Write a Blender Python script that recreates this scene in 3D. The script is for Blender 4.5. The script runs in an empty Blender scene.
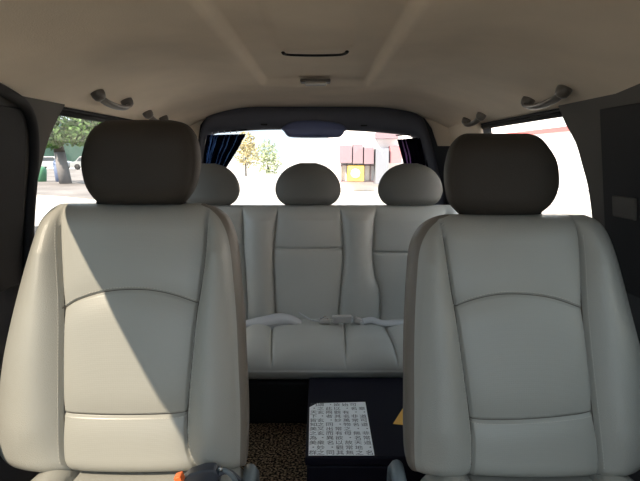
import bpy, bmesh, math, random
import numpy as np
from mathutils import Vector, Matrix
random.seed(7); rng = np.random.default_rng(7)
C = bpy.context.scene.collection
PI = math.pi
# ------------------------------------------------------------------ camera
F = 505.0; TH = math.radians(9.6); CAM = (0.0, 0.0, 1.0)
cd = bpy.data.cameras.new('camera'); cam = bpy.data.objects.new('camera', cd); C.objects.link(cam)
cam.location = CAM; cam.rotation_euler = (PI/2 - TH, 0, 0)
cd.sensor_width = 36.0; cd.lens = 36.0*F/640.0; cd.clip_start = 0.02; cd.clip_end = 400
bpy.context.scene.camera = cam
ct, st = math.cos(TH), math.sin(TH)
def ray(px, py):
    x = (px-320.0)/F; y = (240.5-py)/F
    return x, ct + y*st, -st + y*ct
def at(px, py, Y):                 # measured point of the photo at distance Y
    a, b, c = ray(px, py); t = Y/b
    return Vector((a*t, Y, 1+c*t))
def atz(px, py, z):                # ... at height z
    a, b, c = ray(px, py); t = (z-1)/c
    return Vector((a*t, b*t, z))
# ------------------------------------------------------------------ materials
def lin(c):
    return tuple((v/12.92 if v <= .04045 else ((v+.055)/1.055)**2.4) for v in c)
def mat(name, col, rough=.5, spec=.5, metal=0, bump=0, bscale=200, var=0, vscale=8, voro=0, emit=None):
    m = bpy.data.materials.new(name); m.use_nodes = True
    nt = m.node_tree; N = nt.nodes; L = nt.links; b = N['Principled BSDF']
    b.inputs['Roughness'].default_value = rough; b.inputs['Specular IOR Level'].default_value = spec
    b.inputs['Metallic'].default_value = metal
    tc = N.new('ShaderNodeTexCoord')
    if var:
        n = N.new('ShaderNodeTexNoise'); n.inputs['Scale'].default_value = vscale; n.inputs['Detail'].default_value = 4
        L.new(tc.outputs['Object'], n.inputs['Vector'])
        r = N.new('ShaderNodeValToRGB'); r.color_ramp.elements[0].position = .3; r.color_ramp.elements[1].position = .7
        r.color_ramp.elements[0].color = tuple(c*(1-var) for c in col)+(1,)
        r.color_ramp.elements[1].color = tuple(min(1, c*(1+var)) for c in col)+(1,)
        L.new(n.outputs['Fac'], r.inputs['Fac']); L.new(r.outputs['Color'], b.inputs['Base Color'])
    else:
        b.inputs['Base Color'].default_value = tuple(col)+(1,)
    if bump:
        if voro:
            n2 = N.new('ShaderNodeTexVoronoi'); out = n2.outputs['Distance']
            if voro == 2: n2.inputs['Randomness'].default_value = .15
        else:
            n2 = N.new('ShaderNodeTexNoise'); out = n2.outputs['Fac']; n2.inputs['Detail'].default_value = 3
        n2.inputs['Scale'].default_value = bscale
        L.new(tc.outputs['Object'], n2.inputs['Vector'])
        bp = N.new('ShaderNodeBump'); bp.inputs['Strength'].default_value = bump; bp.inputs['Distance'].default_value = .002
        L.new(out, bp.inputs['Height']); L.new(bp.outputs['Normal'], b.inputs['Normal'])
    if emit:
        b.inputs['Emission Color'].default_value = tuple(emit[0])+(1,); b.inputs['Emission Strength'].default_value = emit[1]
    return m
def glass_mat(name, tint, refl=.06):
    m = bpy.data.materials.new(name); m.use_nodes = True; nt = m.node_tree; nt.nodes.clear()
    o = nt.nodes.new('ShaderNodeOutputMaterial'); t = nt.nodes.new('ShaderNodeBsdfTransparent'); g = nt.nodes.new('ShaderNodeBsdfGlossy')
    x = nt.nodes.new('ShaderNodeMixShader'); t.inputs['Color'].default_value = tint+(1,); g.inputs['Roughness'].default_value = .02
    x.inputs['Fac'].default_value = refl
    nt.links.new(t.outputs[0], x.inputs[1]); nt.links.new(g.outputs[0], x.inputs[2]); nt.links.new(x.outputs[0], o.inputs[0])
    return m
def cloth_mat(name, col, trans):
    m = bpy.data.materials.new(name); m.use_nodes = True; nt = m.node_tree; nt.nodes.clear()
    o = nt.nodes.new('ShaderNodeOutputMaterial'); d = nt.nodes.new('ShaderNodeBsdfDiffuse'); t = nt.nodes.new('ShaderNodeBsdfTranslucent')
    x = nt.nodes.new('ShaderNodeMixShader'); d.inputs['Color'].default_value = col+(1,); t.inputs['Color'].default_value = trans+(1,)
    x.inputs['Fac'].default_value = .45
    nt.links.new(d.outputs[0], x.inputs[1]); nt.links.new(t.outputs[0], x.inputs[2]); nt.links.new(x.outputs[0], o.inputs[0])
    return m
M = {}
M['leather'] = mat('grey_leather', (.385,.378,.345), .30, .5, bump=.25, bscale=520, voro=1, var=.03, vscale=5)
M['perf'] = mat('perforated_leather', (.38,.373,.34), .35, .5, bump=.10, bscale=260, voro=2, var=.03, vscale=5)
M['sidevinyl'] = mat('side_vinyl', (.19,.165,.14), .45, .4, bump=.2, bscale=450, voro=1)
M['rear_leather'] = mat('rear_leather', (.47,.475,.45), .38, .5, bump=.2, bscale=450, voro=1, var=.03, vscale=5)
M['head'] = mat('taupe_leather', (.042,.034,.027), .6, .3, bump=.25, bscale=500, voro=1)
M['rhead'] = mat('rear_headrest_leather', (.13,.13,.12), .5, .4, bump=.25, bscale=500, voro=1)
M['stitch'] = mat('stitching', (.62,.60,.54), .7)
M['seam'] = mat('seam_line', (.13,.115,.095), .6)
M['headliner'] = mat('headliner', (.80,.69,.56), .95, .1, bump=.35, bscale=300, var=.07, vscale=4)
M['pillar'] = mat('pillar_plastic', (.088,.082,.076), .75, .3, bump=.15, bscale=600)
M['pillar_blue'] = mat('pillar_plastic_right', (.135,.125,.115), .75, .3, bump=.15, bscale=600)
M['navy'] = mat('tailgate_trim', (.075,.078,.10), .55, .4, bump=.15, bscale=500)
M['navyshine'] = mat('housing_plastic', (.10,.12,.24), .35, .5)
M['black'] = mat('black_rubber', (.012,.012,.014), .7, .3)
M['blackplastic'] = mat('black_plastic', (.008,.008,.009), .6, .25)
M['wall'] = mat('side_panel', (.05,.05,.055), .7, .3, bump=.1, bscale=300)
M['boxm'] = mat('box_vinyl', (.005,.005,.012), .6, .15, bump=.1, bscale=300)
M['dash'] = mat('dashboard', (.16,.155,.15), .7, .3)
M['handle'] = mat('grip_plastic', (.115,.10,.085), .28, .6)
M['steel'] = mat('steel', (.6,.6,.6), .25, .5, metal=1)
M['lamp'] = mat('lamp_lens', (.55,.52,.47), .25, .5)
M['belt'] = mat('belt_webbing', (.56,.57,.59), .75, .3, bump=.4, bscale=500)
M['buckle'] = mat('grey_buckle', (.48,.46,.45), .45, .5)
M['darkbuckle'] = mat('dark_buckle', (.04,.045,.06), .35, .5)
M['orange'] = mat('orange_button', (.85,.17,.04), .4)
M['bluegrey'] = mat('bluegrey_plastic', (.14,.17,.19), .4, .5)
M['paper'] = mat('paper', (.90,.93,.95), .8, .2)
M['ink'] = mat('ink', (.09,.09,.10), .8, .1)
M['yellow'] = mat('yellow_paper', (.85,.48,.10), .7)
M['glass'] = glass_mat('clear_glass', (.975,.985,.985), .02)
M['tint'] = glass_mat('tinted_glass', (.62,.64,.63), .03)
M['curtain'] = cloth_mat('curtain_cloth', (.008,.010,.025), (.012,.018,.06))
M['curtain2'] = cloth_mat('curtain_cloth_right', (.010,.008,.018), (.010,.008,.02))
M['sheer'] = cloth_mat('thin_blue_cloth', (.05,.09,.25), (.40,.62,.98))
M['sheer2'] = cloth_mat('thin_purple_cloth', (.15,.10,.2), (.75,.50,.85))
# carpet
def carpet():
    m = mat('brown_carpet', (.1,.07,.04), .95, .1); nt = m.node_tree; N = nt.nodes; L = nt.links; b = N['Principled BSDF']
    tc = N.new('ShaderNodeTexCoord'); v = N.new('ShaderNodeTexVoronoi'); v.inputs['Scale'].default_value = 190
    n = N.new('ShaderNodeTexNoise'); n.inputs['Scale'].default_value = 130; n.inputs['Detail'].default_value = 4
    r = N.new('ShaderNodeValToRGB'); e = r.color_ramp.elements
    e[0].position = .45; e[0].color = (.010,.008,.007,1); e[1].position = .62; e[1].color = (.46,.33,.21,1)
    L.new(tc.outputs['Object'], v.inputs['Vector']); L.new(tc.outputs['Object'], n.inputs['Vector'])
    L.new(n.outputs['Fac'], r.inputs['Fac']); L.new(r.outputs['Color'], b.inputs['Base Color'])
    bp = N.new('ShaderNodeBump'); bp.inputs['Strength'].default_value = 1; bp.inputs['Distance'].default_value = .006
    L.new(v.outputs['Distance'], bp.inputs['Height']); L.new(bp.outputs['Normal'], b.inputs['Normal'])
    return m
M['carpet'] = carpet()
# ------------------------------------------------------------------ objects
def tag(o, label=None, cat=None, group=None, kind=None):
    if label: o['label'] = label
    if cat: o['category'] = cat
    if group: o['group'] = group
    if kind: o['kind'] = kind
    return o
def thing(name, label, cat, loc=(0,0,0), group=None):
    o = bpy.data.objects.new(name, None); C.objects.link(o); o.location = loc; o.empty_display_size = .05
    return tag(o, label, cat, group)
def link(name, me, m, parent=None, smooth=True):
    if m is not None:
        for x in (m if isinstance(m, (list, tuple)) else [m]): me.materials.append(x)
    if smooth:
        me.polygons.foreach_set('use_smooth', [True]*len(me.polygons))
    o = bpy.data.objects.new(name, me); C.objects.link(o)
    if parent is not None:
        o.parent = parent
        w = Vector((0,0,0)); p = parent
        while p is not None: w += Vector(p.location); p = p.parent
        me.transform(Matrix.Translation(-w))
    return o
def fromdata(name, V, Fc, m, parent=None, smooth=True, mi=None):
    me = bpy.data.meshes.new(name); me.from_pydata([tuple(v) for v in V], [], Fc); me.update()
    bm = bmesh.new(); bm.from_mesh(me); bmesh.ops.recalc_face_normals(bm, faces=bm.faces); bm.to_mesh(me); bm.free()
    o = link(name, me, m, parent, smooth)
    if mi is not None: me.polygons.foreach_set('material_index', mi)
    return o
class B:                                   # collects shapes of ONE mesh
    def __init__(s): s.V = []; s.F = []
    def add(s, V, Fc):
        k = len(s.V); s.V += [tuple(v) for v in V]; s.F += [tuple(i+k for i in f) for f in Fc]; return s
    def box(s, a, b, R=None, o=None):
        V = [Vector((x,y,z)) for x in (a[0],b[0]) for y in (a[1],b[1]) for z in (a[2],b[2])]
        if R is not None: V = [R @ v for v in V]
        if o is not None: V = [v+Vector(o) for v in V]
        return s.add(V, [(0,1,3,2),(4,6,7,5),(0,4,5,1),(2,3,7,6),(0,2,6,4),(1,5,7,3)])
    def tube(s, pts, r, n=12, close=True, flat=1.0, up=None):
        pts = [Vector(p) for p in pts]; V = []; Fc = []
        rr = r if isinstance(r, (list, tuple)) else [r]*len(pts)
        prev = None
        for i, p in enumerate(pts):
            d = (pts[min(i+1, len(pts)-1)] - pts[max(i-1, 0)]).normalized()
            if prev is None:
                a = Vector(up) if up is not None else (Vector((0,0,1)) if abs(d.z) < .9 else Vector((1,0,0)))
            else: a = prev
            a = (a - d*a.dot(d)).normalized(); prev = a; b = d.cross(a)
            for k in range(n):
                q = 2*PI*k/n; V.append(p + a*math.cos(q)*rr[i]*flat + b*math.sin(q)*rr[i])
        for i in range(len(pts)-1):
            for k in range(n): Fc.append((i*n+k, i*n+(k+1)%n, (i+1)*n+(k+1)%n, (i+1)*n+k))
        if close: Fc.append(tuple(range(n))); Fc.append(tuple(reversed(range((len(pts)-1)*n, len(pts)*n))))
        return s.add(V, Fc)
    def prism(s, poly, ex):                # closed polygon (3D) extruded by vector ex
        n = len(poly); ex = Vector(ex)
        V = [Vector(p) for p in poly] + [Vector(p)+ex for p in poly]
        return s.add(V, [tuple(range(n)), tuple(range(2*n-1, n-1, -1))] + [(i, (i+1)%n, n+(i+1)%n, n+i) for i in range(n)])
    def build(s, name, m, parent=None, smooth=False, bevel=0, seg=2):
        o = fromdata(name, s.V, s.F, m, parent, smooth)
        if bevel:
            md = o.modifiers.new('bevel', 'BEVEL'); md.width = bevel; md.segments = seg; md.limit_method = 'ANGLE'; md.angle_limit = math.radians(35)
            o.data.polygons.foreach_set('use_smooth', [True]*len(o.data.polygons))
            o.modifiers.new('wn', 'WEIGHTED_NORMAL')
        return o
def curve(pts, n=24):                      # catmull-rom, returns function of the first coordinate
    P = sorted(pts); P = [P[0]]+P+[P[-1]]; X = []; Y = []
    for i in range(1, len(P)-2):
        for k in range(n):
            t = k/n; a, b, c, d = P[i-1], P[i], P[i+1], P[i+2]
            f = lambda j: .5*((2*b[j])+(-a[j]+c[j])*t+(2*a[j]-5*b[j]+4*c[j]-d[j])*t*t+(-a[j]+3*b[j]-3*c[j]+d[j])*t**3)
            X.append(f(0)); Y.append(f(1))
    X.append(P[-1][0]); Y.append(P[-1][1]); X = np.maximum.accumulate(np.array(X)); Y = np.array(Y)
    return lambda v: np.interp(v, X, Y)
def pad(name, v0, v1, xa, xb, Tf, Tb, mapf, m, parent, detail=None, p=4.0, r=(.04,.04), pe=2.5, nu=170, nv=200, matf=None):
    k = (1-np.linspace(0,1,11)[:-1])**2.5
    def ends(lo, hi, r0, r1, n):
        a = lo + r0*(1-k)**1 if False else lo + r0*np.linspace(0,1,14)[:-1]**2.2
        b = hi - (r1*np.linspace(0,1,14)[:-1]**2.2)[::-1]
        return np.concatenate([a, np.linspace(lo+r0, hi-r1, n), b])
    v = ends(v0, v1, r[0], r[1], nv)
    e = .10*np.linspace(0,1,14)[:-1]**3
    u = np.concatenate([-1+e, np.linspace(-.9,.9,nu), (1-e)[::-1]])
    def rnd(q): q = np.clip(q,0,1); return (1-(1-q)**pe)**(1/pe)
    E = rnd((v-v0)/r[0])*rnd((v1-v)/r[1])
    Fu = np.clip(1-np.abs(u)**p,0,1)**(1/p)
    XA = xa(v)[:,None]; XB = xb(v)[:,None]
    X = (XA+XB)/2 + (XB-XA)/2*u[None,:]; VV = np.repeat(v[:,None], len(u), 1)
    tf = Tf(v)[:,None] if callable(Tf) else Tf
    H = tf*Fu[None,:]
    if detail is not None: H = H + detail(X, VV, XA, XB)*np.minimum(1, Fu*1.35)[None,:]
    H = H*E[:,None]
    ub = u[::-1][1:-1]; ub = ub[::3]; Fb = np.clip(1-np.abs(ub)**p,0,1)**(1/p)
    Xb = (XA+XB)/2+(XB-XA)/2*ub[None,:]; Hb = -(Tb*Fb)[None,:]*E[:,None]; Vb = np.repeat(v[:,None], len(ub), 1)
    X = np.hstack([X,Xb]); H = np.hstack([H,Hb]); VV = np.hstack([VV,Vb])
    a, b, c = mapf(X, VV, H); P = np.stack([a,b,c],-1).reshape(-1,3)
    nr, nc = X.shape; i = np.arange(nr-1)[:,None]*nc; j = np.arange(nc)[None,:]; j2 = (j+1)%nc
    Q = np.stack([i+j, i+j2, i+nc+j2, i+nc+j], -1).reshape(-1,4)
    Fc = [tuple(q) for q in Q.tolist()] + [tuple(range(nc-1,-1,-1)), tuple(range((nr-1)*nc, nr*nc))]
    mi = None
    if matf is not None:
        mm = matf(X, VV, H)[:-1,:].reshape(-1).astype(int).tolist(); mi = mm+[0,0]
    return fromdata(name, P.tolist(), Fc, m, parent, True, mi)
def groove(d, g=.010, w=.0028, val=.003, vw=.016):
    return -g*np.exp(-(d/w)**2) - val*np.exp(-np.abs(d/vw)**1.5)

# ================================================================== FRONT SEATS
def front_seat(label, P):
    Y0, V0, K = P['plane']
    yref = lambda v: Y0 + K*(v-V0)
    def pl(px, py, h):
        a, b, c = ray(px, py); t = (Y0 + K*(1-V0) - h)/(b-K*c)
        return 1+c*t, a*t
    cv = lambda pts, h: curve([pl(x, y, h) for x, y in pts])
    xo_l = cv(P['left'], P['hl']); xo_r = cv(P['right'], P['hr'])
    sl = cv(P['seam_left'], .036); sr = cv(P['seam_right'], .036)
    vt = pl(P['mid'], P['top'], .0)[0]; vb = pl(P['mid'], P['bottom'], .02)[0]
    arch = curve([(pl(x, y, .065)[1], pl(x, y, .065)[0]) for x, y in P['arch']])
    hz = curve([(pl(x, y, .065)[1], pl(x, y, .065)[0]) for x, y in P['cross']])
    root = thing('car_seat', label, 'car seat', ((xo_l(.5)+xo_r(.5))/2, yref(.35)-.1, 0))
    side = P['side']
    def detail(X, V, XA, XB):
        SL, SR = sl(V), sr(V)
        eL = np.clip((SL-X)/(SL-XA+1e-6), 0, 1); eR = np.clip((X-SR)/(XB-SR+1e-6), 0, 1)
        bol = .034*(np.abs(np.sin(PI*eL**.80))**1.35 + np.abs(np.sin(PI*eR**.80))**1.35)
        env = np.clip((vt-V)/.10, 0, 1)**.7*(.45+.55*(lambda q: q*q*(3-2*q))(np.clip((V-vb)/.12, 0, 1)))
        c = np.clip((X-SL)/(SR-SL), 0, 1); inside = ((X > SL) & (X < SR)).astype(float)
        lum = .012*np.sin(PI*c)**.6*inside
        h = bol*env + lum + groove(np.abs(X-SL)) + groove(np.abs(X-SR))
        h = h + inside*(groove(np.abs(V-arch(X)), .005, .003, .007, .03) + groove(np.abs(V-hz(X)), .006, .003, .007, .025))
        u = (X-(XA+XB)/2)/((XB-XA)/2)*side
        h = h + groove(np.abs(u-.935)*.22, .004, .003, .0, .01)
        return h
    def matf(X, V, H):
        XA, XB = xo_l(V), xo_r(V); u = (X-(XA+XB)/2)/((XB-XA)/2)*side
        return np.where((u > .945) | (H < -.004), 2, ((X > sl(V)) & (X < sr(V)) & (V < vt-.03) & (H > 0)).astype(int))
    mapf = lambda X, V, H: (X, yref(V)-H, V)
    back = pad('backrest', vb, vt, xo_l, xo_r, .052, .075, mapf, [M['leather'], M['perf'], M['sidevinyl']], root, detail, p=3.6, r=(.04,.05), pe=2.2, nu=230, nv=240, matf=matf)
    # stitching beside the seams
    def surf(x, v):
        X = np.array([[x]]); V = np.array([[v]]); XA = np.array([[float(xo_l(v))]]); XB = np.array([[float(xo_r(v))]])
        u = abs((x-(XA+XB)[0,0]/2)/((XB-XA)[0,0]/2)); fu = max(0, 1-u**3.6)**(1/3.6)
        h = .052*fu + float(detail(X, V, XA, XB)[0,0])*min(1, fu*1.35)
        return Vector((x, float(yref(v))-h-.0006, v))
    def run(pts, off):
        sb = B()
        for i in range(0, len(pts)-1, 2): sb.tube([surf(*pts[i]), surf(*pts[i+1])], .0006, 5)
        tag(sb.build('seam_stitching', M['stitch'], back), 'pale thread stitching beside the seam')
        ln = B().tube([surf(x-off[0], v-off[1])+Vector((0,.0004,0)) for x, v in pts], .0014, 6)  # thin dark line laid along the seam groove
        tag(ln.build('seam_line', M['seam'], back, True), 'dark seam line')
    lo, hi = vb+.03, vt-.04
    for f, w_ in ((arch, .0065), (hz, -.0065)):
        m_ = float(np.mean([f(.5*(sl(.65)+sr(.65)))])); xs = np.linspace(float(sl(m_))+.002, float(sr(m_))-.002, 90)
        run([(x, float(f(x))+w_) for x in xs], (0, w_))
    vs = np.linspace(lo, hi, 150)
    run([(float(sl(v))-.0065, v) for v in vs], (-.0065, 0)); run([(float(sr(v))+.0065, v) for v in vs], (.0065, 0))
    # seat cushion, mostly below the frame of the photo
    xm = float((sl(vb)+sr(vb))/2); yc = float(yref(vb)) - .0; zc = vb - .062
    wa = curve([(0, xm-.235), (.25, xm-.25), (.50, xm-.245)]); wb = curve([(0, xm+.235), (.25, xm+.25), (.50, xm+.245)])
    def cdet(X, V, XA, XB):
        s1, s2 = xm-.135, xm+.135
        e1 = np.clip((s1-X)/(s1-XA), 0, 1); e2 = np.clip((X-s2)/(XB-s2), 0, 1)
        return .022*(np.sin(PI*e1**.8)+np.sin(PI*e2**.8)) + groove(np.abs(X-s1)) + groove(np.abs(X-s2)) + .012*np.sin(PI*V/.5)
    pad('seat_cushion', 0, .50, wa, wb, .055, .07, lambda X, V, H: (X, yc+.03-V, zc+H), M['leather'], root, cdet, p=4, r=(.04,.07), nu=110, nv=70)
    # base, rails
    b = B(); b.box((xm-.20, yc-.42, .05), (xm+.20, yc+.02, zc-.05)); b.build('seat_base', M['blackplastic'], root, bevel=.015)
    for sx in (-1, 1):
        B().box((xm+sx*.17-.02, yc-.45, 0.0), (xm+sx*.17+.02, yc+.08, .05)).build('seat_rail', M['steel'], root, bevel=.004)
    # headrest
    hy = P['head_y']
    hp = lambda pts, dy: [(lambda q: (q.z, q.x))(at(x, y, hy+dy)) for x, y in pts]
    ha, hb = curve(hp(P['hleft'], P['hdl'])), curve(hp(P['hright'], P['hdr']))
    ht = at(P['mid'], P['htop'], hy).z; hbm = at(P['mid'], P['hbot'], hy).z
    hm = lambda X, V, H: (X, hy - H + .10*(V-hbm)*1.0, V)
    def hdet(X, V, XA, XB):
        u = (X-(XA+XB)/2)/((XB-XA)/2)
        return .010*np.cos(PI/2*u) + groove(np.abs(np.abs(u)-.93)*.13, .003, .003, 0, .01)
    head = pad('headrest', hbm, ht, ha, hb, .055, .06, hm, M['head'], root, hdet, p=3.0, r=(.06,.06), pe=2.3, nu=90, nv=60)
    head['label'] = 'dark taupe padded headrest'
    for x in P['posts']:
        q = at(x, P['hbot']-3, hy+.015); z1 = vt-.03
        B().tube([(q.x, q.y, z1-.05), (q.x, q.y, q.z+.05)], .0065, 12).build('post', M['steel'], head, True)
        g = B(); g.tube([(q.x, q.y, vt-.02), (q.x, q.y, vt+.004), (q.x, q.y, vt+.009)], [.020,.020,.016], 16).build('post_guide', M['blackplastic'], head, True)
    # reclining lever at the inner side of the base
    s = P['side']; lx = P['lever_px']
    q = at(lx[0], lx[1], float(yref(vb))-.02)
    g = B(); g.tube([(q.x, q.y+.07, q.z-.10), (q.x, q.y+.05, q.z-.035), (q.x, q.y+.02, q.z-.008), (q.x, q.y-.02, q.z-.012), (q.x, q.y-.05, q.z-.06), (q.x, q.y-.05, q.z-.12)], [.016,.018,.018,.018,.016,.014], 12, flat=.9)
    lv = g.build('hinge_cover', M['bluegrey'], root, True); lv['label'] = 'bluish grey plastic hinge cover'
    return root, vb, vt, yref, zc, xm
LEFT = dict(plane=(1.20,.86,.32), mid=130, top=203.5, bottom=470, side=1, hl=.012, hr=-.03,
    left=[(60,203),(50,210),(40,224),(31,250),(21,285),(11,325),(4,360),(0,395),(-2,430),(2,452),(14,468),(20,474)],
    right=[(208,203),(222,209),(232,220),(239,240),(243,275),(246,310),(248,350),(250,395),(250,430),(248,455),(240,468),(238,474)],
    seam_left=[(61,202),(62,240),(65,300),(65,360),(65,425),(66,455),(72,474)],
    seam_right=[(208,202),(206,250),(201,290),(197,315),(192,365),(188,415),(189,445),(195,462),(200,474)],
    arch=[(60,311),(75,302),(100,294),(125,291),(150,292),(175,298),(200,309)], cross=[(60,418),(125,418),(195,418)],
    head_y=1.20, htop=119.5, hbot=204.5, hdl=.0, hdr=.0,
    hleft=[(112,119),(98,123),(89,133),(84,148),(82,162),(85,178),(90,190),(99,202),(106,206)],
    hright=[(165,119),(180,122),(189,128),(196,141),(199,160),(198,175),(195,187),(188,199),(180,206)],
    posts=(105,178), lever_px=(249,474))
RIGHT = dict(plane=(1.20,.86,.32), mid=518, top=214.5, bottom=475, side=-1, hl=-.03, hr=.012,
    left=[(442,213),(428,218),(416,228),(408,246),(405,275),(403,310),(402,350),(402,390),(402,430),(404,452),(412,465),(418,476)],
    right=[(580,213),(597,220),(606,232),(614,252),(622,280),(631,315),(640,350),(647,390),(650,420),(648,450),(640,466),(632,476)],
    seam_left=[(440,213),(445,250),(450,285),(456,320),(463,370),(470,425),(471,450),(470,476)],
    seam_right=[(575,213),(578,250),(580,290),(583,330),(588,380),(593,425),(596,450),(598,476)],
    arch=[(450,315),(470,304),(495,297),(518,295.5),(545,298),(565,303),(586,311)], cross=[(464,425),(530,422),(600,417)],
    head_y=1.22, htop=133, hbot=215.5, hdl=0, hdr=0,
    hleft=[(476,132),(463,135),(453,146),(448,161),(446,175),(447,190),(450,203),(458,213),(464,217)],
    hright=[(528,132),(541,137),(549,147),(556,160),(558,173),(557,187),(551,201),(540,212),(532,217)],
    posts=(480,533), lever_px=(398,470))
s1 = front_seat('grey leather front seat on the left, half sunlit, with dark headrest', LEFT)
s2 = front_seat('grey leather front seat on the right, fully shaded, with dark headrest', RIGHT)

# ================================================================== REAR BENCH
RY0, RV0, RK = 2.20, .76, .22
ryref = lambda v: RY0 + RK*(v-RV0)
def rpl(px, py, h=.05):
    a, b, c = ray(px, py); t = (RY0 + RK*(1-RV0) - h)/(b-RK*c); return 1+c*t, a*t
rc = lambda pts, h=.05: curve([rpl(x, y, h) for x, y in pts])
bench = thing('rear_bench_seat', 'three-place grey leather bench seat in front of the rear window', 'bench seat', (0, 2.1, 0))
rsA = rc([(242,204),(243,245),(246,290),(247,330)]); rsB = rc([(278,204),(273,250),(274,290),(276,330)])
rsC = rc([(340,204),(344,251),(341,290),(338,330)]); rsD = rc([(377,204),(373,250),(375,275),(380,293),(380,330)])
rsE = rc([(448,204),(446,250),(444,290),(444,330)]); rsF = rc([(172,204),(174,250),(176,290),(176,330)])
rl = rc([(160,204),(156,215),(152,240),(150,290),(150,330)]); rr = rc([(458,204),(462,215),(466,240),(468,290),(468,330)])
rvt = rpl(308,205,0)[0]; rvb = rpl(308,330,.03)[0]
zb = lambda y: rpl(308, y)[0]
def rdet(X, V, XA, XB):
    h = 0*X
    S = [XA+.0, rsF(V), rsA(V), rsB(V), rsC(V), rsD(V), rsE(V), XB]
    amp = [.02,.022,.03,.022,.03,.022,.02]
    for i in range(7):
        a, b = S[i]+0*X, S[i+1]+0*X
        t = np.clip((X-a)/(b-a+1e-6), 0, 1); h = h + amp[i]*np.sin(PI*t)**.7
    for f in (rsF, rsA, rsB, rsC, rsD, rsE): h = h + groove(np.abs(X-f(V)), .009, .0055, .004, .02)
    for (f, g, y) in ((rsB, rsC, 249), (rsD, rsE, 253), (rsF, rsA, 246)):
        m = ((X > f(V)) & (X < g(V)))
        h = h + m*groove(np.abs(V-zb(y)), .009, .0055, .005, .025)
    return h*np.clip((rvt-V)/.06, .25, 1)
rb = pad('backrest', rvb, rvt, rl, rr, .035, .05, lambda X, V, H: (X, ryref(V)-H, V), M['rear_leather'], bench, rdet, p=5, r=(.04,.035), pe=2.4, nu=420, nv=150)
# cushion
cyb, cyf = 2.17, 1.70
zc = .238
def px_at(px, py, z): return atz(px, py, z).x
cs = [curve([(0, px_at(a, 322, .30)), (.25, px_at(b, 338, .31)), (.47, at(c, 360, 1.71).x)]) for a, b, c in
      ((177,172,168), (243,241,240), (269,270,271.5), (346,346,346), (381,391,398), (444,448,452))]
def cdet(X, V, XA, XB):
    h = .022*np.clip(V/.1, 0, 1)**.8 + 0*X
    S = [XA] + [f(V) for f in cs] + [XB]
    for i in range(7):
        t = np.clip((X-S[i])/(S[i+1]-S[i]+1e-6), 0, 1); h = h + .014*np.sin(PI*t)**.6
    for f in cs: h = h + groove(np.abs(X-f(V)), .010, .005, .004, .02)
    return h
xl0, xr0 = float(rl(.5)), float(rr(.5))
cush = pad('seat_cushion', 0, cyb-cyf, lambda v: xl0+0*v, lambda v: xr0+0*v, .045, .072, lambda X, V, H: (X, cyb-V+np.maximum(0,-H)*.15, zc+H), M['rear_leather'], bench, cdet, p=8, r=(.03,.13), pe=2.0, nu=380, nv=70)
b = B(); b.box((xl0+.03, 1.76, 0.0), (xr0-.03, 2.20, .17)); b.build('seat_base', M['blackplastic'], bench, bevel=.012)
b = B(); b.box((xl0+.01, 1.80, .15), (xr0-.01, 2.24, .195)); b.build('seat_frame', M['blackplastic'], bench, bevel=.01)
RH = [(207,163.5,239,205.5), (308,163,341,205.5), (411,163.5,443.5,206)]
for (cx, ty, rx, by) in RH:
    w = (rx-cx)
    zt = at(cx, ty, 2.2).z; z0 = at(cx, by, 2.2).z; xc = at(cx, 185, 2.2).x; hw = w*2.2/F
    H_ = zt-z0
    prof = [(z0-.001, .66), (z0+.06*H_, .80), (z0+.14*H_, .90), (z0+.25*H_, .97), (z0+.38*H_, 1.0), (z0+.55*H_, .96), (z0+.72*H_, .84), (z0+.86*H_, .66), (z0+.95*H_, .44), (zt+.001, .20)]
    fa = curve([(z, xc-hw*k) for z, k in prof]); fb = curve([(z, xc+hw*k) for z, k in prof])
    hd = pad('headrest', z0, zt, fa, fb, .05, .05, lambda X, V, H, z0=z0: (X, 2.21-H+.12*(V-z0), V), M['rhead'], bench, lambda X, V, XA, XB: .012*np.cos(PI/2*(X-(XA+XB)/2)/((XB-XA)/2)), p=2.4, r=(.04,.09), pe=2.1, nu=50, nv=40)
    hd['label'] = 'dark grey domed headrest'
    for s in (-1, 1):
        px_ = xc + s*.036
        B().tube([(px_, 2.215, rvt-.05), (px_, 2.215, z0+.03)], .006, 10).build('post', M['steel'], hd, True)
        B().tube([(px_, 2.215, rvt-.02), (px_, 2.215, rvt+.004)], .013, 12).build('post_guide', M['blackplastic'], hd, True)

# ================================================================== seat belts lying on the bench
def ribbon(pts, w, th, up=(0,0,1), tw=None):
    pts = [Vector(p) for p in pts]; V = []; Fc = []
    for i, p in enumerate(pts):
        d = (pts[min(i+1,len(pts)-1)]-pts[max(i-1,0)]).normalized()
        a = Vector(up); 
        if tw: a = Matrix.Rotation(tw[i], 3, d) @ a
        s = d.cross(a).normalized(); n = s.cross(d).normalized()
        ww = w[i] if isinstance(w, (list, tuple)) else w
        V += [p+s*ww/2+n*th/2, p-s*ww/2+n*th/2, p-s*ww/2-n*th/2, p+s*ww/2-n*th/2]
    for i in range(len(pts)-1):
        for k in range(4): Fc.append((i*4+k, i*4+(k+1)%4, i*4+4+(k+1)%4, i*4+4+k))
    Fc += [(0,1,2,3), tuple(range(len(V)-1, len(V)-5, -1))]
    return V, Fc
def smooth_pts(P, n=8):
    P = [Vector(p) for p in P]; Q = [P[0]]+P+[P[-1]]; out = []
    for i in range(1, len(Q)-2):
        for k in range(n):
            t = k/n; a, b, c, d = Q[i-1:i+3]
            out.append(.5*((2*b)+(-a+c)*t+(2*a-5*b+4*c-d)*t*t+(-a+3*b-3*c+d)*t**3))
    return out+[P[-1]]
BY = 1.985
def bp(px, py, dy=0): return at(px, py, BY+dy)
root = thing('seat_belt', 'pale grey seat belt webbing bunched at the left of the bench cushion', 'seat belt', tuple(bp(270,323)))
g = B()
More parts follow.
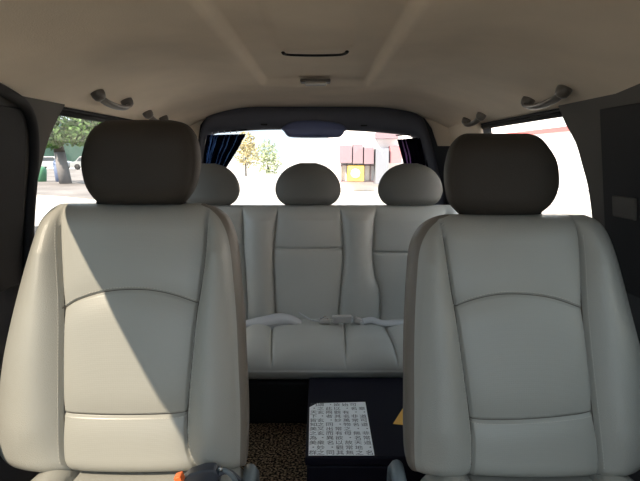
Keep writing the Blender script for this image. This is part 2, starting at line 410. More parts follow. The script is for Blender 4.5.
pts = smooth_pts([bp(236,326,-.01), bp(252,323), bp(268,320.5,.01), bp(280,318.5,.015), bp(292,320,.01), bp(301,323.5,0)])
n = len(pts); ww = [.020+.034*math.sin(PI*i/(n-1))**.8 for i in range(n)]
V, Fc = ribbon(pts, ww, .004, up=(0,-.55,.83)); g.add(V, Fc)
pts2 = [p+Vector((.004,-.010,-.012)) for i, p in enumerate(pts)]
V, Fc = ribbon(pts2, ww, .004, up=(0,-.85,.5)); g.add(V, Fc)
g.build('webbing', M['belt'], root, True)
g = B(); g.tube(smooth_pts([bp(299,313,.06), bp(305,316.5,.04), bp(312,320,.01), bp(319,321.5,0)]), .003, 8); g.build('strap', M['belt'], root, True)
def rbox(g, c, hx, hy, hz, R=None):
    return g.box((-hx,-hy,-hz), (hx,hy,hz), R, c)
root = thing('seat_belt_buckle', 'small pale belt tongue left of the chunky buckle on the bench', 'buckle', tuple(bp(324,320.5)), 'buckles on the bench')
g = B(); rbox(g, bp(324,320.8), .021, .012, .0085); g.build('body', M['buckle'], root, bevel=.003)
g = B(); g.tube([bp(320,319), bp(325,316.3), bp(328,318.5)], .003, 8); g.build('tongue', M['steel'], root, True)
root = thing('seat_belt_buckle', 'chunky rectangular grey belt buckle lying mid-bench', 'buckle', tuple(bp(342,319)), 'buckles on the bench')
g = B(); rbox(g, bp(342,318.8), .040, .014, .0145); g.build('body', M['buckle'], root, bevel=.006, seg=3)
g = B(); rbox(g, bp(352,319.0)+Vector((0,-.002,0)), .004, .012, .010); g.build('release_button', M['belt'], root, bevel=.002)
root = thing('seat_belt_buckle', 'twisted grey belt end right of the chunky buckle on the bench', 'buckle', tuple(bp(358,321)), 'buckles on the bench')
g = B(); rbox(g, bp(358,320.3), .016, .010, .011, Matrix.Rotation(.35, 3, 'Y')); g.build('body', M['buckle'], root, bevel=.005)
g = B(); rbox(g, bp(361.5,322.8,-.005), .006, .010, .008, Matrix.Rotation(-.4, 3, 'Y')); g.build('tongue', M['belt'], root, bevel=.003)
root = thing('seat_belt', 'flat grey seat belt strap running right along the back of the bench cushion', 'seat belt', tuple(bp(375,322)))
pts = smooth_pts([bp(363,321.5,-.005), bp(372,320,0), bp(381,323,0), bp(395,323.5,0), bp(412,323.5,0), bp(440,324,0)])
V, Fc = ribbon(pts, [.03]*len(pts), .004, up=(0,-.55,.83)); B().add(V, Fc).build('webbing', M['belt'], root, True)

# ================================================================== front belt buckle by the left seat
yb = .975
root = thing('seat_belt_buckle', 'black belt buckle with orange button beside the left front seat', 'buckle', tuple(at(205,478,yb)))
g = B(); g.prism([at(x, y, yb-.045) for x, y in ((183,494),(182,480),(189,475),(203,470.5),(213,470),(218,475),(219,494))], (0,.03,0)); g.build('body', M['darkbuckle'], root, bevel=.005, seg=3)
g = B(); g.tube(smooth_pts([at(216,476,yb-.03), at(223,471.5,yb-.03), at(231,473,yb-.02), at(239,481,yb-.02), at(242,492,yb)]), .010, 12, flat=.6); g.build('strap', M['darkbuckle'], root, True)
c = at(179.5,478,yb-.052)
g = B(); rbox(g, c, .0075, .010, .008, Matrix.Rotation(-.35, 3, 'Y')); o = g.build('release_button', M['orange'], root, bevel=.002); o['label'] = 'orange release button'
g = B(); g.tube(smooth_pts([at(219,468.5,yb-.03), at(226,471,yb-.035), at(233,477,yb-.035), at(238,486,yb-.03)]), .005, 8); g.build('cable', M['bluegrey'], root, True)
g = B(); g.tube([at(221,468.5,yb-.04), at(221,470,yb-.035)], .004, 8); g.build('rivet', M['steel'], root, True)

# ================================================================== storage box, papers
p0 = atz(306.5, 457, .215); p1x = .42
root = thing('storage_box', 'black box between the front seats with a printed sheet on it', 'box', (.19, 1.5, 0))
g = B(); g.box((p0.x, p0.y+.004, 0), (p1x, 1.70, .185)); g.build('body', M['boxm'], root, bevel=.006)
g = B(); g.box((p0.x-.004, p0.y, .187), (p1x+.004, 1.705, .215)); g.build('lid', M['boxm'], root, bevel=.006, seg=3)
zt = .2162
q = [atz(*p, zt) for p in ((308.5,455.6),(374.5,455.6),(365.3,402.2),(317,403.6),(309.5,407.5))]
root = thing('printed_paper', 'white sheet printed with columns of Chinese characters on the black box', 'paper', tuple(q[0]))
B().prism(q, (0,0,.0012)).build('sheet', M['paper'], root)
cols = ['章。道可道。非常道。名', '可名。非常名。無名天地之', '始。有名萬物之母。故常無', '欲以觀其妙。常有欲以觀其', '徼。此兩者。同出而異名。同', '謂之玄。玄之又玄。衆妙之', '門。天下皆知美之為美。群']
x0, x1 = q[0].x, q[1].x; y0, y1 = q[0].y, q[2].y
cw = (x1-x0)/6.75
for ci, col in enumerate(cols):
    g = B(); n = len(col); rows = 12.3
    chh = (y1-y0)/rows
    for k, ch in enumerate(reversed(col)):
        if ch == '。':
            cx = x1 - cw*(ci+.5)+cw*.22; cy = y0 + chh*(k+.55)
            if cy < y1-.004: g.tube([(cx, cy, zt+.0013), (cx, cy, zt+.0017)], .0022, 8)
            continue
        if y0+chh*(k+.9) > y1-.002 and k: continue
        if k > n-1: continue
        cx = x1 - cw*(ci+.5); cy = y0 + chh*(k+.5)
        if ci == 6 and cx-cw*.4 < x0: cx = x0+cw*.42
        tc = bpy.data.curves.new('t', 'FONT'); tc.body = ch; tc.size = 1; to = bpy.data.objects.new('t', tc); C.objects.link(to)
        bpy.context.view_layer.update(); me = bpy.data.meshes.new_from_object(to.evaluated_get(bpy.context.evaluated_depsgraph_get()))
        bpy.data.objects.remove(to)
        if len(me.vertices):
            co = np.array([v.co[:] for v in me.vertices]); mn, mx = co.min(0), co.max(0); c = (mn+mx)/2; s = max(mx[0]-mn[0], mx[1]-mn[1])
            V = [(cx+(v[0]-c[0])/s*cw*.80, cy+(v[1]-c[1])/s*chh*.84, zt+.0014) for v in co]
            g.add(V, [tuple(p.vertices) for p in me.polygons])
    if g.V: g.build('printed_column', M['ink'], root)
yz = .2165
q = [atz(*p, yz) for p in ((393,424),(405,405),(430,404),(440,430),(412,426))]
tag(B().prism(q, (0,0,.001)).build('folded_paper', M['yellow']), 'orange-yellow paper corner on the black box beside the right seat', 'paper')

# ================================================================== VAN SHELL
XC = -.017                               # centre line of the van
RF = 1.272
def roofz(x, y):
    a = abs(x-XC)
    z = RF - (.075+.045*min(1, max(0, (y-.8)/.5)))*(max(0, a-.30)/.45)**2.0
    t = max(0, y-2.15)/.75; z -= .012*t*t
    return z
def sm(t): t = min(1, max(0, t)); return t*t*(3-2*t)
nx, ny = 150, 170
V = []; Y_0, Y_1 = -.12, 2.98
for j in range(ny+1):
    y = Y_0+(Y_1-Y_0)*j/ny
    for i in range(nx+1):
        x = XC-.765+1.53*i/nx; a = abs(x-XC+.0); z = roofz(x, y)
        e = sm((.210-a)/.016)*sm((2.13-y)/.10)*sm((y+.05)/.1); z += .022*e     # raised outer channel
        f = sm((.098-a)/.012)*sm((1.485-y)/.012); z -= .007*f              # inner moulded panel
        V.append((x, y, z))
Fc = [(j*(nx+1)+i, j*(nx+1)+i+1, (j+1)*(nx+1)+i+1, (j+1)*(nx+1)+i) for j in range(ny) for i in range(nx)]
o = fromdata('ceiling', V, Fc, M['headliner']); tag(o, kind='structure')
md = o.modifiers.new('s', 'SOLIDIFY'); md.thickness = .03; md.offset = 1 if o.data.polygons[0].normal.z > 0 else -1
# slot at the end of the moulded panel
g = B(); zs = 1.272
pts = [atz(283,52.5,1.274), atz(286,54.5,1.274), atz(300,55.3,1.274), atz(320,55.5,1.274), atz(340,54.8,1.274), atz(346,53,1.274), atz(347,51.5,1.274)]
g.tube([p for p in smooth_pts(pts, 5)], .0055, 8, flat=.6); tag(g.build('headliner_slot_trim', M['black'], None, True), 'dark curved seam strip across the middle of the headliner', 'trim')
# dome lamp
c = atz(315.5, 84, 1.268); root = thing('ceiling_lamp', 'small rectangular lamp in the headliner above the rear window', 'lamp', tuple(c))
hw = 14.5*c.y/F
g = B(); g.box((c.x-hw, c.y-.03, c.z+.004), (c.x+hw, c.y+.03, c.z+.016)); g.build('housing', M['handle'], root, bevel=.004)
g = B(); g.box((c.x-hw*.72, c.y-.034, c.z-.006), (c.x+hw*.72, c.y+.02, c.z+.006)); o = g.build('lens', M['lamp'], root, bevel=.006, seg=3); o['label'] = 'pale translucent lens'
# --- side walls
def wx(z):                                # half width of the cabin at height z
    return float(np.interp(z, [0,.4,.72,1.12,1.17], [.80,.825,.825,.775,.758]))
def pillar_edge(pts, s, inn=.012):
    out = []
    for px, py in pts:
        z = 1.0
        for _ in range(20):
            x = XC+s*(wx(z)-inn); a, b, c = ray(px, py); z = 1+c*x/a
        out.append((z, b*x/a))
    return curve(out)
EDGE = {-1: [(68,103),(65.5,106.5),(58,121),(50,139),(40.6,174),(33,211),(29,235)], 1: [(555,100),(562,119),(574,142),(580.6,164),(587,189),(591.5,224),(593,240)]}
def side_strip(y0a, y0b, y1a, y1b, z0, z1, s, th=.05, n=6, inn=0.0):
    """prism between heights z0 and z1, Y edges may slant; follows the tumblehome; s = side"""
    V = []
    for i in range(n+1):
        t = i/n; z = z0+(z1-z0)*t; x = wx(z)-inn
        ya = y0a(t) if callable(y0a) else y0a+(y0b-y0a)*t; yb_ = y1a(t) if callable(y1a) else y1a+(y1b-y1a)*t
        V += [(XC+s*x, ya, z), (XC+s*x, yb_, z), (XC+s*(x+th), yb_, z), (XC+s*(x+th), ya, z)]
    Fc = [(i*4+k, i*4+(k+1)%4, i*4+4+(k+1)%4, i*4+4+k) for i in range(n) for k in range(4)] + [(3,2,1,0), (n*4, n*4+1, n*4+2, n*4+3)]
    return V, Fc
ZS, ZW = .70, 1.125
ZF, ZSF = 1.195, .62
for s, side in ((-1,'left'), (1,'right')):
    g = B()
    g.add(*side_strip(-.75,-.75,1.03,1.03, 0, ZSF, s))
    g.add(*side_strip(1.02,1.02,2.95,2.95, 0, ZS, s))
    g.add(*side_strip(1.02,1.02,2.95,2.95, ZW, 1.20, s, n=3))
    g.add(*side_strip(-.15,-.10,1.03,1.03, ZF, 1.25, s, th=.02, n=3))
    g.add(*side_strip(2.43,2.43,2.95,2.95, ZS, ZW, s))          # rear pillar
    g.add(*side_strip(-.78,-.16,-.68,-.08, ZS, ZF, s))            # windscreen pillar
    tag(g.build('wall_'+side, M['wall']), kind='structure')
    # centre pillar trim with curved window edge
    yb0, yb1 = 1.02, 1.505
    pe_ = pillar_edge(EDGE[s], s); g = B(); g.add(*side_strip(yb0, yb0, lambda t: float(pe_(ZS-.02+(ZW+.065-ZS+.02)*t)), 0, ZS-.02, ZW+.065, s, th=.05, n=20, inn=.012))
    tag(g.build('trim_%d' % (1 if s < 0 else 2), M['pillar'], None, bevel=.008), kind='structure')
    # lower panel cladding + window sill
    g = B(); g.add(*side_strip(1.44,1.44,2.66,2.66, ZS-.03, ZS, s, n=2, inn=.018)); tag(g.build('trim_%d' % (3 if s < 0 else 4), M['pillar'], None, bevel=.004), kind='structure')
    # rubber rail above the window
    g = B(); xr = wx(ZW)-.004
    g.tube([(XC+s*xr, y, ZW+.002) for y in (1.48,1.8,2.2,2.66)], .009, 10)
    g.tube([(XC+s*(xr-.003), y, ZW+.019) for y in (1.48,1.8,2.2,2.66)], .004, 8)
    tag(g.build('trim_%d' % (5 if s < 0 else 6), M['black'], None, True), kind='structure')
    # door seal arch and dark door frame in front of the pillar
    g = B()
    pts = smooth_pts([(XC+s*(wx(.5)-.02), 1.36, .5), (XC+s*(wx(.8)-.02), 1.395, .8), (XC+s*(wx(1.0)-.022), 1.41, 1.02), (XC+s*(wx(1.09)-.03), 1.36, 1.115), (XC+s*(wx(1.15)-.03), 1.24, 1.150), (XC+s*(wx(1.15)-.022), 1.05, 1.185), (XC+s*(wx(1.15)-.012), .95, 1.21)], 8)
    g.tube(pts, .014, 10)
    if s < 0: tag(g.build('trim_7', M['black'], None, True), kind='structure')
    g = B(); g.add(*side_strip(1.0,1.0, 1.365,1.375, ZS-.05, 1.12, s, th=.01, n=6, inn=.020)); tag(g.build('trim_%d' % (9 if s < 0 else 10), M['black'], None, bevel=.004), kind='structure')
    # panes
    k = 1 if s < 0 else 2
    def pane(name, ya, yb_, z0, z1, ya2=None, m=M['glass']):
        ya2 = ya if ya2 is None else ya2
        V = []; x0, x1 = wx(z0)+.03, wx(z1)+.03
        V = [(XC+s*x0, ya, z0), (XC+s*x0, yb_, z0), (XC+s*x1, yb_, z1), (XC+s*x1, ya2, z1)]
        g = B(); g.prism(V, (s*.004, 0, 0)); tag(g.build(name, m), kind='structure')
    pane('window_%d' % k, 1.42, 2.45, ZS-.005, ZW+.005)
    pane('window_%d' % (k+2), -.70, 1.03, ZSF-.02, ZF+.03, -.13, M['tint'])
# the wrap-around headliner edge down to the rear pillars
# --- floor
g = B(); g.box((-.87,-.78,-.04), (.84,2.98,0)); tag(g.build('floor', M['carpet']), kind='structure')
# --- dashboard side (behind the camera)
g = B(); g.box((-.83,-.80,0), (.80,-.38,.745)); g.box((-.83,-.38,.36),(.80,-.27,.745)); tag(g.build('wall_front', M['dash'], None, bevel=.03), kind='structure')
V = [(XC-.80,-.76,.74), (XC+.80,-.76,.74), (XC+.74,-.13,1.25), (XC-.74,-.13,1.25)]
g = B(); g.prism(V, (0,-.004,.004)); tag(g.build('window_5', M['glass']), kind='structure')
# --- tailgate surround: loops from outer to inner edge
TY = 2.86
outer = [(196,260),(197,210),(198,170),(199,145),(201,130),(205,119),(213,110.5),(228,106),(255,105),(285,104.5),(320,104.5),(350,105),(375,106),(398,108.5),(414,111.5),(423,119),(428,130),(433,148),(440,175),(446,205),(454,260)]
inner = [(203,260),(203,210),(204,170),(205,150),(206,141),(208,136),(213,133),(228,131.5),(255,129.5),(285,129),(320,129.5),(350,130),(375,131.5),(398,133.5),(410,135),(416,138),(420,145),(423,156),(427,175),(431,205),(437,260)]
V = []; Lp = []
levels = [(-.25,.07),(0,.02),(.06,-.012),(.22,-.026),(.5,-.030),(.78,-.024),(.93,-.010),(1,.01),(1,.09)]
n = len(outer)
def dense(P, m=5):
    return [(p.x, p.y) for p in smooth_pts([Vector((x, y, 0)) for x, y in P], m)]
outer, inner = dense(outer), dense(inner); n = len(outer)
for (t, dy) in levels:
    for k in range(n):
        x = outer[k][0]*(1-t)+inner[k][0]*t; y = outer[k][1]*(1-t)+inner[k][1]*t
        p = at(x, y, TY); V.append((p.x, TY+dy, p.z))
Fc = [(l*n+k, l*n+k+1, (l+1)*n+k+1, (l+1)*n+k) for l in range(len(levels)-1) for k in range(n-1)]
o = fromdata('trim_11', V, Fc, M['navy']); tag(o, kind='structure')
# solid body behind the surround: wall_back below the window, side posts
g = B(); zb_ = at(320,215,TY).z
g.box((XC-.86, TY+.03, 0), (XC+.86, TY+.09, .66))
pl_ = at(199,150,TY+.05).x; pr_ = at(434,170,TY+.05).x
g.prism([(XC-.86,TY+.04,.6),(at(200,240,TY).x,TY+.04,.6),(at(203,150,TY).x,TY+.04,1.02),(at(206,125,TY).x,TY+.04,1.12),(at(225,112,TY).x,TY+.04,1.19),(XC-.86,TY+.04,1.25)], (0,.06,0))
g.prism([(XC+.86,TY+.04,.6),(at(442,240,TY).x,TY+.04,.6),(at(430,170,TY).x,TY+.04,.98),(at(424,130,TY).x,TY+.04,1.10),(at(404,113,TY).x,TY+.04,1.18),(XC+.86,TY+.04,1.25)], (0,.06,0))
g.prism([(XC-.86,TY+.05,at(320,124,TY).z),(XC+.86,TY+.05,at(320,124,TY).z),(XC+.86,TY+.05,1.30),(XC-.86,TY+.05,1.30)], (0,.05,0))
tag(g.build('wall_back', M['wall']), kind='structure')
g = B(); a, b_ = at(196,127,TY+.07), at(444,127,TY+.07)
g.prism([(a.x,TY+.075,.64),(b_.x,TY+.075,.64),(b_.x,TY+.075,a.z),(a.x,TY+.075,a.z)], (0,.004,0)); tag(g.build('window_6', M['glass']), kind='structure')
for k_, P_ in ((16,[(238,104),(212,108),(200,125),(197,146),(180,146),(180,95),(238,95)]),(17,[(400,107),(421,112),(432,128),(438,146),(462,146),(462,92),(400,92)])):
    tag(B().prism([at(x, y, TY+.03) for x, y in P_], (0,.012,0)).build('trim_%d' % k_, M['headliner']), kind='structure')
# brake light housing
prof = [(281,129),(284,131.5),(287,135.5),(291,137.2),(305,137.8),(325,137.8),(338,137.3),(342,135.5),(344.5,131.5),(347,129.5),(340,124),(320,121),(300,121),(288,124)]
P3 = [at(x, y, TY) for x, y in dense(prof+[prof[0]], 4)[:-1]]
cen = sum(P3, Vector())/len(P3); V = []; n = len(P3)
rings = [(1.0,.03),(1.0,-.025),(.97,-.040),(.88,-.050),(.6,-.056),(.2,-.058)]
for sc, dy in rings:
    for p in P3: V.append((cen.x+(p.x-cen.x)*sc, TY+dy, cen.z+(p.z-cen.z)*sc))
Fc = [(l*n+k, l*n+(k+1)%n, (l+1)*n+(k+1)%n, (l+1)*n+k) for l in range(len(rings)-1) for k in range(n)] + [tuple(range((len(rings)-1)*n, len(rings)*n)), tuple(range(n-1,-1,-1))]
tag(fromdata('brake_light_housing', V, Fc, M['navyshine']), 'dark blue brake light housing hanging over the middle of the rear window', 'light housing')
# screw covers on header
for x, y in ((264,124.5),(364,125.5)):
    c = at(x, y, TY-.03); g = B(); g.box((c.x-.018, c.y-.002, c.z-.004), (c.x+.018, c.y+.006, c.z+.004))
    tag(g.build('screw_cover', M['blackplastic'], None, bevel=.002), 'small dark clip cover on the tailgate trim, %s of the brake light housing' % ('left' if x < 300 else 'right'), 'clip cover', 'clip covers on the tailgate trim')
# --- rear curtains
def curtain(name, label, left, right, m, pleats, Yc, amp=.012, sheer=(), ms=None, hx=()):
    nr, nc = 40, pleats*14; V = []
    L_ = [Vector((a, b, 0)) for a, b in left]; R_ = [Vector((a, b, 0)) for a, b in right]
    Ld, Rd = smooth_pts(L_, 16), smooth_pts(R_, 16)
    for i in range(nr):
        t = i/(nr-1); l = Ld[int(t*(len(Ld)-1))]; r = Rd[int(t*(len(Rd)-1))]
        for j in range(nc):
            s = j/(nc-1); ss = s + .012*math.sin(9*s+2*t)
            q = l.lerp(r, ss)
            dz = (-2.6*abs(math.sin(pleats*PI*s)) if i == 0 else 0)
            p = at(q.x, q.y - dz*1.3*(1-i/nr), Yc); p.y += amp*math.sin(2*PI*pleats*s + .6*math.sin(5*t)) * (.6+.6*t); V.append(p)
    Fc = [(i*nc+j, i*nc+j+1, (i+1)*nc+j+1, (i+1)*nc+j) for i in range(nr-1) for j in range(nc-1)]
    root = thing(name, label, 'curtain', tuple(at(left[0][0], left[0][1], Yc)))
    mi = [int(any(a_ < (j+.5)/nc + .01*math.sin(i*.5) < b_2 for a_, b_2 in sheer)) for i in range(nr-1) for j in range(nc-1)]
    o = fromdata('cloth', V, Fc, [m, ms], root, True, mi); md = o.modifiers.new('s', 'SOLIDIFY'); md.thickness = .0006
    a, b_ = at(left[0][0]-1, left[0][1]-3.5, Yc+.012), at(right[0][0]+1, right[0][1]-3.5, Yc+.012)
    B().tube([a, b_], .0035, 8).build('rail', M['blackplastic'], root, True)
    for x in hx:
        q = a.lerp(b_, x); B().tube([q, q+Vector((0,-.004,-.014))], .003, 8).build('hook', M['belt'], root, True)
curtain('window_curtain', 'pleated blue curtain gathered at the left side of the rear window', [(207,134.5),(204,150),(203,175),(206,215)], [(246,133.5),(239,147),(230,162),(214,190),(212,215)], M['curtain'], 9, TY-.01, sheer=((.10,.16),(.20,.235),(.27,.30),(.50,.52),(.61,.635),(.78,.80)), ms=M['sheer'], hx=(.15,.3,.45,.6,.75))
curtain('window_curtain', 'dark purple-black curtain gathered at the right side of the rear window', [(397,139),(401,154),(405,170),(412,195),(416,215)], [(424,136.5),(427,155),(430,175),(433,195),(435,215)], M['curtain2'], 7, TY-.01, sheer=((.15,.20),(.30,.34),(.88,.91)), ms=M['sheer2'], hx=(.2,.5,.8))
# --- D pillar quarter trims beside the tailgate
for s, k in ((-1,12),(1,13)):
    g = B(); g.add(*side_strip(2.58,2.58,2.93,2.93, .66, 1.06, s, th=.03, n=6, inn=.02))
    tag(g.build('trim_%d' % k, M['navy'], None, bevel=.01), kind='structure')
    g = B(); g.add(*side_strip(2.36,2.40,2.93,2.93, 1.045, 1.19, s, th=.03, n=6, inn=.034))
    tag(g.build('trim_%d' % (k+2), M['headliner'], None, bevel=.02, seg=4), kind='structure')

# ================================================================== grab handles
def grab(label, a, b_, s):
    """a = near end, b = far end (points on the headliner); grip bows down and inwards"""
    a, b_ = Vector(a), Vector(b_); nrm = Vector((-s*.45, 0, -.89)).normalized(); d = (b_-a)
    root = thing('grab_handle', label, 'grab handle', tuple((a+b_)/2), 'grab handles')
    for p in (a, b_):
        g = B(); g.tube([p-nrm*.01, p+nrm*.010, p+nrm*.022, p+nrm*.028], [.021,.021,.017,.009], 16)
        g.build('mount', M['handle'], root, True)
    pts = smooth_pts([a+nrm*.016, a+d*.12+nrm*.030, a+d*.35+nrm*.038, a+d*.65+nrm*.038, a+d*.88+nrm*.030, b_+nrm*.016], 6)
    g = B(); g.tube(pts, .0125, 12, flat=.62, up=tuple(nrm)); g.build('grip', M['handle'], root, True)
def onroof(px, py):
    z = 1.2
    for _ in range(30):
        p = atz(px, py, z); z = .5*z+.5*roofz(p.x, p.y)
    return p
grab('grab handle on the left side of the roof, nearer and larger', onroof(97,92), onroof(126,100), -1)
grab('grab handle on the left side of the roof, farther and smaller', onroof(147,112), onroof(163,117), -1)
grab('grab handle on the right side of the roof, nearer and larger', onroof(565,88), onroof(529,99), 1)
grab('grab handle on the right side of the roof, farther and smaller', onroof(482,114), onroof(467,119), 1)

# small panel low on the right pillar
q = pillar_edge([(622,196),(622,218)], 1, .03)
zz = [1+ray(630,y)[2]*.79/ray(630,y)[0] for y in (218,196)]
g = B(); g.add(*side_strip(1.22,1.22,1.315,1.315, zz[0], zz[1], 1, th=.01, n=3, inn=.028)); tag(g.build('pillar_panel', M['pillar'], None, bevel=.004), 'small dark grey rectangular panel on the dark right door pillar', 'panel')
# ================================================================== OUTSIDE
GZ = -.55
M['ground'] = mat('pale_paving', (.42,.41,.39), .9, .1, var=.06, vscale=.6)
M['bark'] = mat('bark', (.05,.045,.04), .9, .1, bump=.8, bscale=12, var=.2, vscale=3)
M['whitewash'] = mat('whitewashed_bark', (.17,.17,.175), .9, .1, bump=.5, bscale=12)
M['leaf'] = mat('leaf_green', (.06,.12,.03), .6, .3, var=.4, vscale=1.5)
M['leaf2'] = mat('pale_leaf', (.40,.46,.29), .6, .3, var=.3, vscale=1.5)
M['leaf3'] = mat('autumn_leaf', (.50,.44,.25), .6, .3, var=.3, vscale=1.5)
M['carw'] = mat('white_paint', (.35,.37,.39), .3, .5); M['carg'] = mat('silver_paint', (.25,.27,.28), .3, .5)
M['carglass'] = mat('car_glass', (.05,.06,.07), .1, .5)
M['facade'] = mat('pale_facade', (.92,.90,.90), .9, .1); M['pink'] = mat('pinkish_panel', (.25,.19,.22), .8, .1)
M['greycol'] = mat('grey_column', (.22,.24,.28), .8, .1); M['redp'] = mat('red_panel', (.42,.20,.22), .8, .1)
M['sign'] = mat('yellow_sign', (.95,.72,.12), .6, .2); M['cream'] = mat('cream_disc', (1,.97,.85), .6)
M['grn'] = mat('green_plastic', (.08,.24,.14), .5); M['blu'] = mat('blue_plastic', (.15,.20,.33), .5)
M['farwall'] = mat('green_grey_wall', (.035,.07,.06), .9, .1, var=.3, vscale=.3)
M['whitewall'] = mat('white_wall', (.95,.95,.95), .9, .1); M['band'] = mat('red_band', (.50,.13,.13), .8)
g = B(); g.add([(-150,-60,GZ),(150,-60,GZ),(150,200,GZ),(-150,200,GZ)], [(0,1,2,3)]); tag(g.build('ground', M['ground']), kind='structure')
M['bounce_cut'] = mat('bounce_cut_dark', (.045,.045,.047), .9, .2, bump=.4, bscale=60, var=.25, vscale=3)
g = B(); g.box((-7,-25,GZ-.05), (5.5,11,GZ+.012)); tag(g.build('bounce_cut_slab', M['bounce_cut']), kind='structure')  # unseen dark slab added around the van to cut light bounced onto ceiling
def leaves(cs, n, size):
    V = []; Fc = []
    for (c, r) in cs:
        for _ in range(n):
            d = rng.normal(size=3); d /= np.linalg.norm(d); p = np.array(c)+d*np.array(r)*rng.uniform(.35,1)**.5
            a = rng.normal(size=3); a /= np.linalg.norm(a); b_ = np.cross(a, rng.normal(size=3)); b_ /= np.linalg.norm(b_)
            k = len(V); s = size*rng.uniform(.6,1.3)
            V += [p-a*s, p+b_*s*.5, p+a*s, p-b_*s*.5]; Fc.append((k,k+1,k+2,k+3))
    return V, Fc
def tree(name, label, base, th, r, cs, lm, n=400, size=.25, wash=False, lean=0, group=None, branches=()):
    base = Vector(base); root = thing(name, label, 'tree', tuple(base), group)
    top = base+Vector((lean, 0, th)); 
    if wash:
        hm = 1.7
        B().tube([base-Vector((0,0,.02)), base+Vector((lean*hm/th,0,hm))], [r*1.15, r], 14).build('trunk_base', M['whitewash'], root, True)['label'] = 'whitewashed lower trunk'
        g = B().tube([base+Vector((lean*hm/th,0,hm-.02)), base+Vector((lean*.7,0,th*.7)), top], [r*.99, r*.8, r*.5], 14)
    else: g = B().tube([base-Vector((0,0,.02)), base+Vector((lean*.6,0,th*.6)), top], [r, r*.8, r*.5], 10)
    for br in branches: g.tube([Vector(p) for p in br], [r*.55, r*.4, r*.2][:len(br)], 8)
    g.build('trunk', M['bark'], root, True)
    V, Fc = leaves(cs, n, size); fromdata('foliage', V, Fc, lm, root, False)
# tree seen through the left window
D = 24.0
def gp(px, Y): return Vector(((px-320)/F*Y*1.0/ct*1.0, Y, GZ))
def gpos(px, py): return atz(px, py, GZ)
tb = gpos(66, 184); Yt = tb.y
def tp(px, py, dy=0): return at(px, py, Yt+dy)
cs = [(tp(58,118), (3,2,1.4)), (tp(78,122), (3.2,2,1.3)), (tp(95,115), (3,2,1.6)), (tp(50,137,-1), (.7,1.0,.6)), (tp(84,134,-1), (1.4,1.5,.6)), (tp(97,129,-1), (1.6,1.5,.9)), (tp(70,108), (4,2,1.5))]
tree('street_tree', 'leafy street tree with pale lower trunk seen through left side window', tb, (tp(64,118)-tb).z,   .24*Yt/24, cs, M['leaf'], 520, .17, True, (tp(58,118)-tp(66,118)).x,
     branches=([tp(62,142), tp(76,130), tp(92,124)], [tp(60,136), tp(52,124), tp(48,116)]))
M['tree_shade'] = mat('paving_tree_shade', (.19,.18,.175), .95, .1, var=.25, vscale=.5)  # paving darkened in its colour to stand in for tree shade
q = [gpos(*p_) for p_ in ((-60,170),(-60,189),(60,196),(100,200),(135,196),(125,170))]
tag(B().prism([p_+Vector((0,0,.004)) for p_ in q], (0,0,.02)).build('tree_shade_patch', M['tree_shade']), kind='structure')  # flat patch that paints the tree's shade onto the ground
# background wall of foliage / buildings beyond the tree
a = gpos(10, 166.5); b2 = gpos(125, 166.5); Yw = a.y
g = B(); zz = at(60, 117, Yw).z; g.box((a.x-6, Yw+6, GZ), (b2.x+8, Yw+8, zz)); tag(g.build('distant_building', M['farwall']), 'dark green-grey building far behind the street tree', 'building')
for x_, lab, m in ((52,'white car parked left of the street tree trunk', M['carw']), (93,'silver car parked right of the street tree trunk', M['carg'])):
    c = gpos(x_, 169.5); root = thing('parked_car', lab, 'car', tuple(c), 'parked cars')
    L_ = 2.1
    body = [(-L_,0,.3),(-L_,0,.75),(-1.5,0,.9),(-1.0,0,1.4),(.7,0,1.42),(1.3,0,.95),(L_,0,.8),(L_,0,.3)]
    B().prism([Vector(p)+c+Vector((0,-.85,0)) for p in body], (0,1.7,0)).build('body', m, root, bevel=.08)
    win = [(-1.3,0,.92),(-.95,0,1.33),(.65,0,1.35),(1.1,0,.95)]
    B().prism([Vector(p)+c+Vector((0,-.87,0)) for p in win], (0,1.74,0)).build('side_window', M['carglass'], root)
    for wx_ in (-1.3,1.25):
        for wy in (-.86,.70):
            g = B(); g.tube([c+Vector((wx_, wy, .31)), c+Vector((wx_, wy+.18, .31))], .31, 18); g.build('wheel', M['black'], root, True)
def post(name, label, cat, base, r, h, m):
    g = B(); g.tube([base, base+Vector((0,0,h*.6)), base+Vector((0,0,h*.85)), base+Vector((0,0,h))], [r*.8, r, r, r*.5], 12)
    return tag(g.build(name, m, None, True), label, cat)
post('litter_bin', 'blurred green bin standing left of the street tree', 'bin', gpos(42,182), .3, .9, M['grn'])
post('plastic_barrel', 'pale blue barrel leaning near the street tree trunk', 'barrel', gpos(60,182), .28, 1.35, M['blu'])
# behind: facade with panels
FY = 22.0
def fpt(px, py, dy=0): return at(px, py, FY+dy)
def fbox(px0, py0, px1, py1, d0, d1, name, m, parent):
    a, b_ = fpt(px0, py1, d0), fpt(px1, py0, d0); g = B(); g.box((a.x, FY+d0, a.z), (b_.x, FY+d1, b_.z)); return g.build(name, m, parent)
a = fpt(335, 185); root = thing('street_building', 'pale shop building with grey and pink panels beyond the rear window', 'building', (a.x, FY, GZ))
l, r_ = fpt(330, 180), fpt(440, 180)
g = B(); g.box((l.x, FY+.5, GZ), (r_.x+1.5, FY+6, 5.5)); g.build('wall', M['facade'], root)
fbox(340,145,352,163,-.1,.52,'panel',M['pink'],root); fbox(353,144,363,163.5,-.1,.52,'panel',M['pink'],root)
fbox(364,147,374,164,-.1,.52,'panel',M['pink'],root)
fbox(375.5,148,389,184,-.25,.52,'column',M['greycol'],root)['label'] = 'grey column'
fbox(390,146,402,163,-.1,.52,'panel',M['redp'],root)
fbox(376,132.5,399,138.5,-.1,.52,'panel',M['pink'],root)
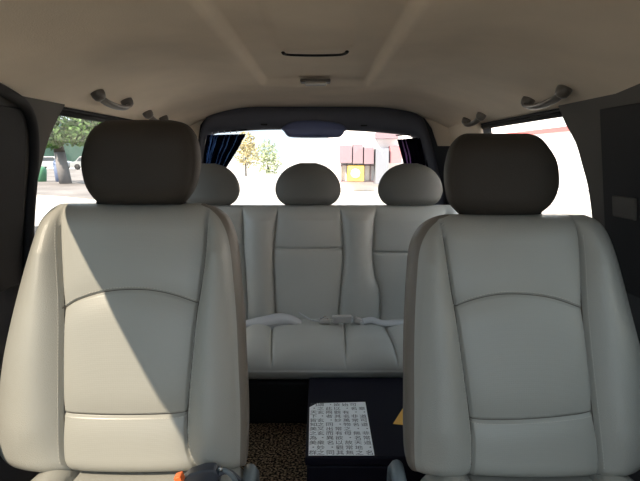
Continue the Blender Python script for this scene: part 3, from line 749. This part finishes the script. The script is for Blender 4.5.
for x in (341,346.5,352.5,364,370): fbox(x,163,x+.9,181,.3,.52,'mullion',M['pink'],root)
for y in (165,181): fbox(340,y,375,y+.9,.3,.52,'crossbar',M['pink'],root)
sg = fbox(348,166,364,181,-.2,.3,'sign',M['sign'],root); sg['label'] = 'yellow sign with a pale disc'
c = fpt(355.5,173.5,-.2); g = B(); g.tube([(c.x, FY-.24, c.z), (c.x, FY-.19, c.z)], .20, 20); g.build('disc', M['cream'], sg, True)
t1 = gpos(247, 176); 
def tq(px, py, Y): return at(px, py, Y)
for (px, lab, lm, hgt) in ((246,'pale orange and green tree at left of the rear window view', M['leaf3'], 150), (268,'pale green shrub left of centre in the rear window view', M['leaf2'], 158)):
    b0 = atz(px, 176 if px < 250 else 173.5, GZ); Y = b0.y
    cs = [(at(px-3, hgt, Y), (.55*Y/24, .6, .8*Y/24)), (at(px+3, hgt+5, Y), (.5*Y/24, .6, .6*Y/24)), (at(px, hgt-6, Y), (.45*Y/24,.5,.6*Y/24))]
    tree('small_tree', lab, b0, (at(px, hgt, Y)-b0).z, .06, cs, lm, 260, .14)
# right: white wall building with red band
WXX = 7.5
g = B(); g.box((WXX, -4, GZ), (WXX+4, 30, 5.2)); root = thing('white_building', 'bright white building with a thin red band beyond the right side window', 'building', (WXX, 6, GZ))
g.build('wall', M['whitewall'], root)
def sidep(px, py):
    a_, b_, c_ = ray(px, py); t = WXX/a_; return Vector((WXX, b_*t, 1+c_*t))
p, q_ = sidep(535,129.5), sidep(573,133)
g = B(); g.box((WXX-.05, -4, 1.71), (WXX+.02, 30, 1.86)); g.build('band', M['band'], root)
g = B(); g.box((WXX-.02, -4, .0), (WXX+.02, 30, .03)); g.build('groove_line', M['greycol'], root)

# ================================================================== LIGHT
w = bpy.data.worlds.new('sky'); bpy.context.scene.world = w; w.use_nodes = True
bg = w.node_tree.nodes['Background']; bg.inputs['Color'].default_value = (.76,.89,1.0,1); bg.inputs['Strength'].default_value = 1.0
WN, WL = w.node_tree.nodes, w.node_tree.links
tcw = WN.new('ShaderNodeTexCoord'); sx_ = WN.new('ShaderNodeSeparateXYZ'); mr = WN.new('ShaderNodeMapRange')
mr.inputs['From Min'].default_value = 0; mr.inputs['From Max'].default_value = .6; mr.inputs['To Min'].default_value = 1.3; mr.inputs['To Max'].default_value = 2.3
WL.new(tcw.outputs['Generated'], sx_.inputs[0]); WL.new(sx_.outputs['Z'], mr.inputs['Value']); WL.new(mr.outputs['Result'], bg.inputs['Strength'])
sd = bpy.data.lights.new('sun', 'SUN'); so = bpy.data.objects.new('sun', sd); C.objects.link(so)
sd.energy = 13.0; sd.angle = math.radians(.6); sd.color = (1.0,.81,.64)
sv = Vector((-1.0, -1.2, 1.6)).normalized()
so.rotation_euler = sv.to_track_quat('Z', 'Y').to_euler(); so.location = (-5,-3,8)
sc = bpy.context.scene
sc.view_settings.view_transform = 'Standard'; sc.view_settings.look = 'None'; sc.view_settings.gamma = 1; sc.view_settings.use_curve_mapping = False
sc.view_settings.exposure = 0.16
sc.cycles.max_bounces = 10; sc.cycles.diffuse_bounces = 7; sc.cycles.transparent_max_bounces = 12
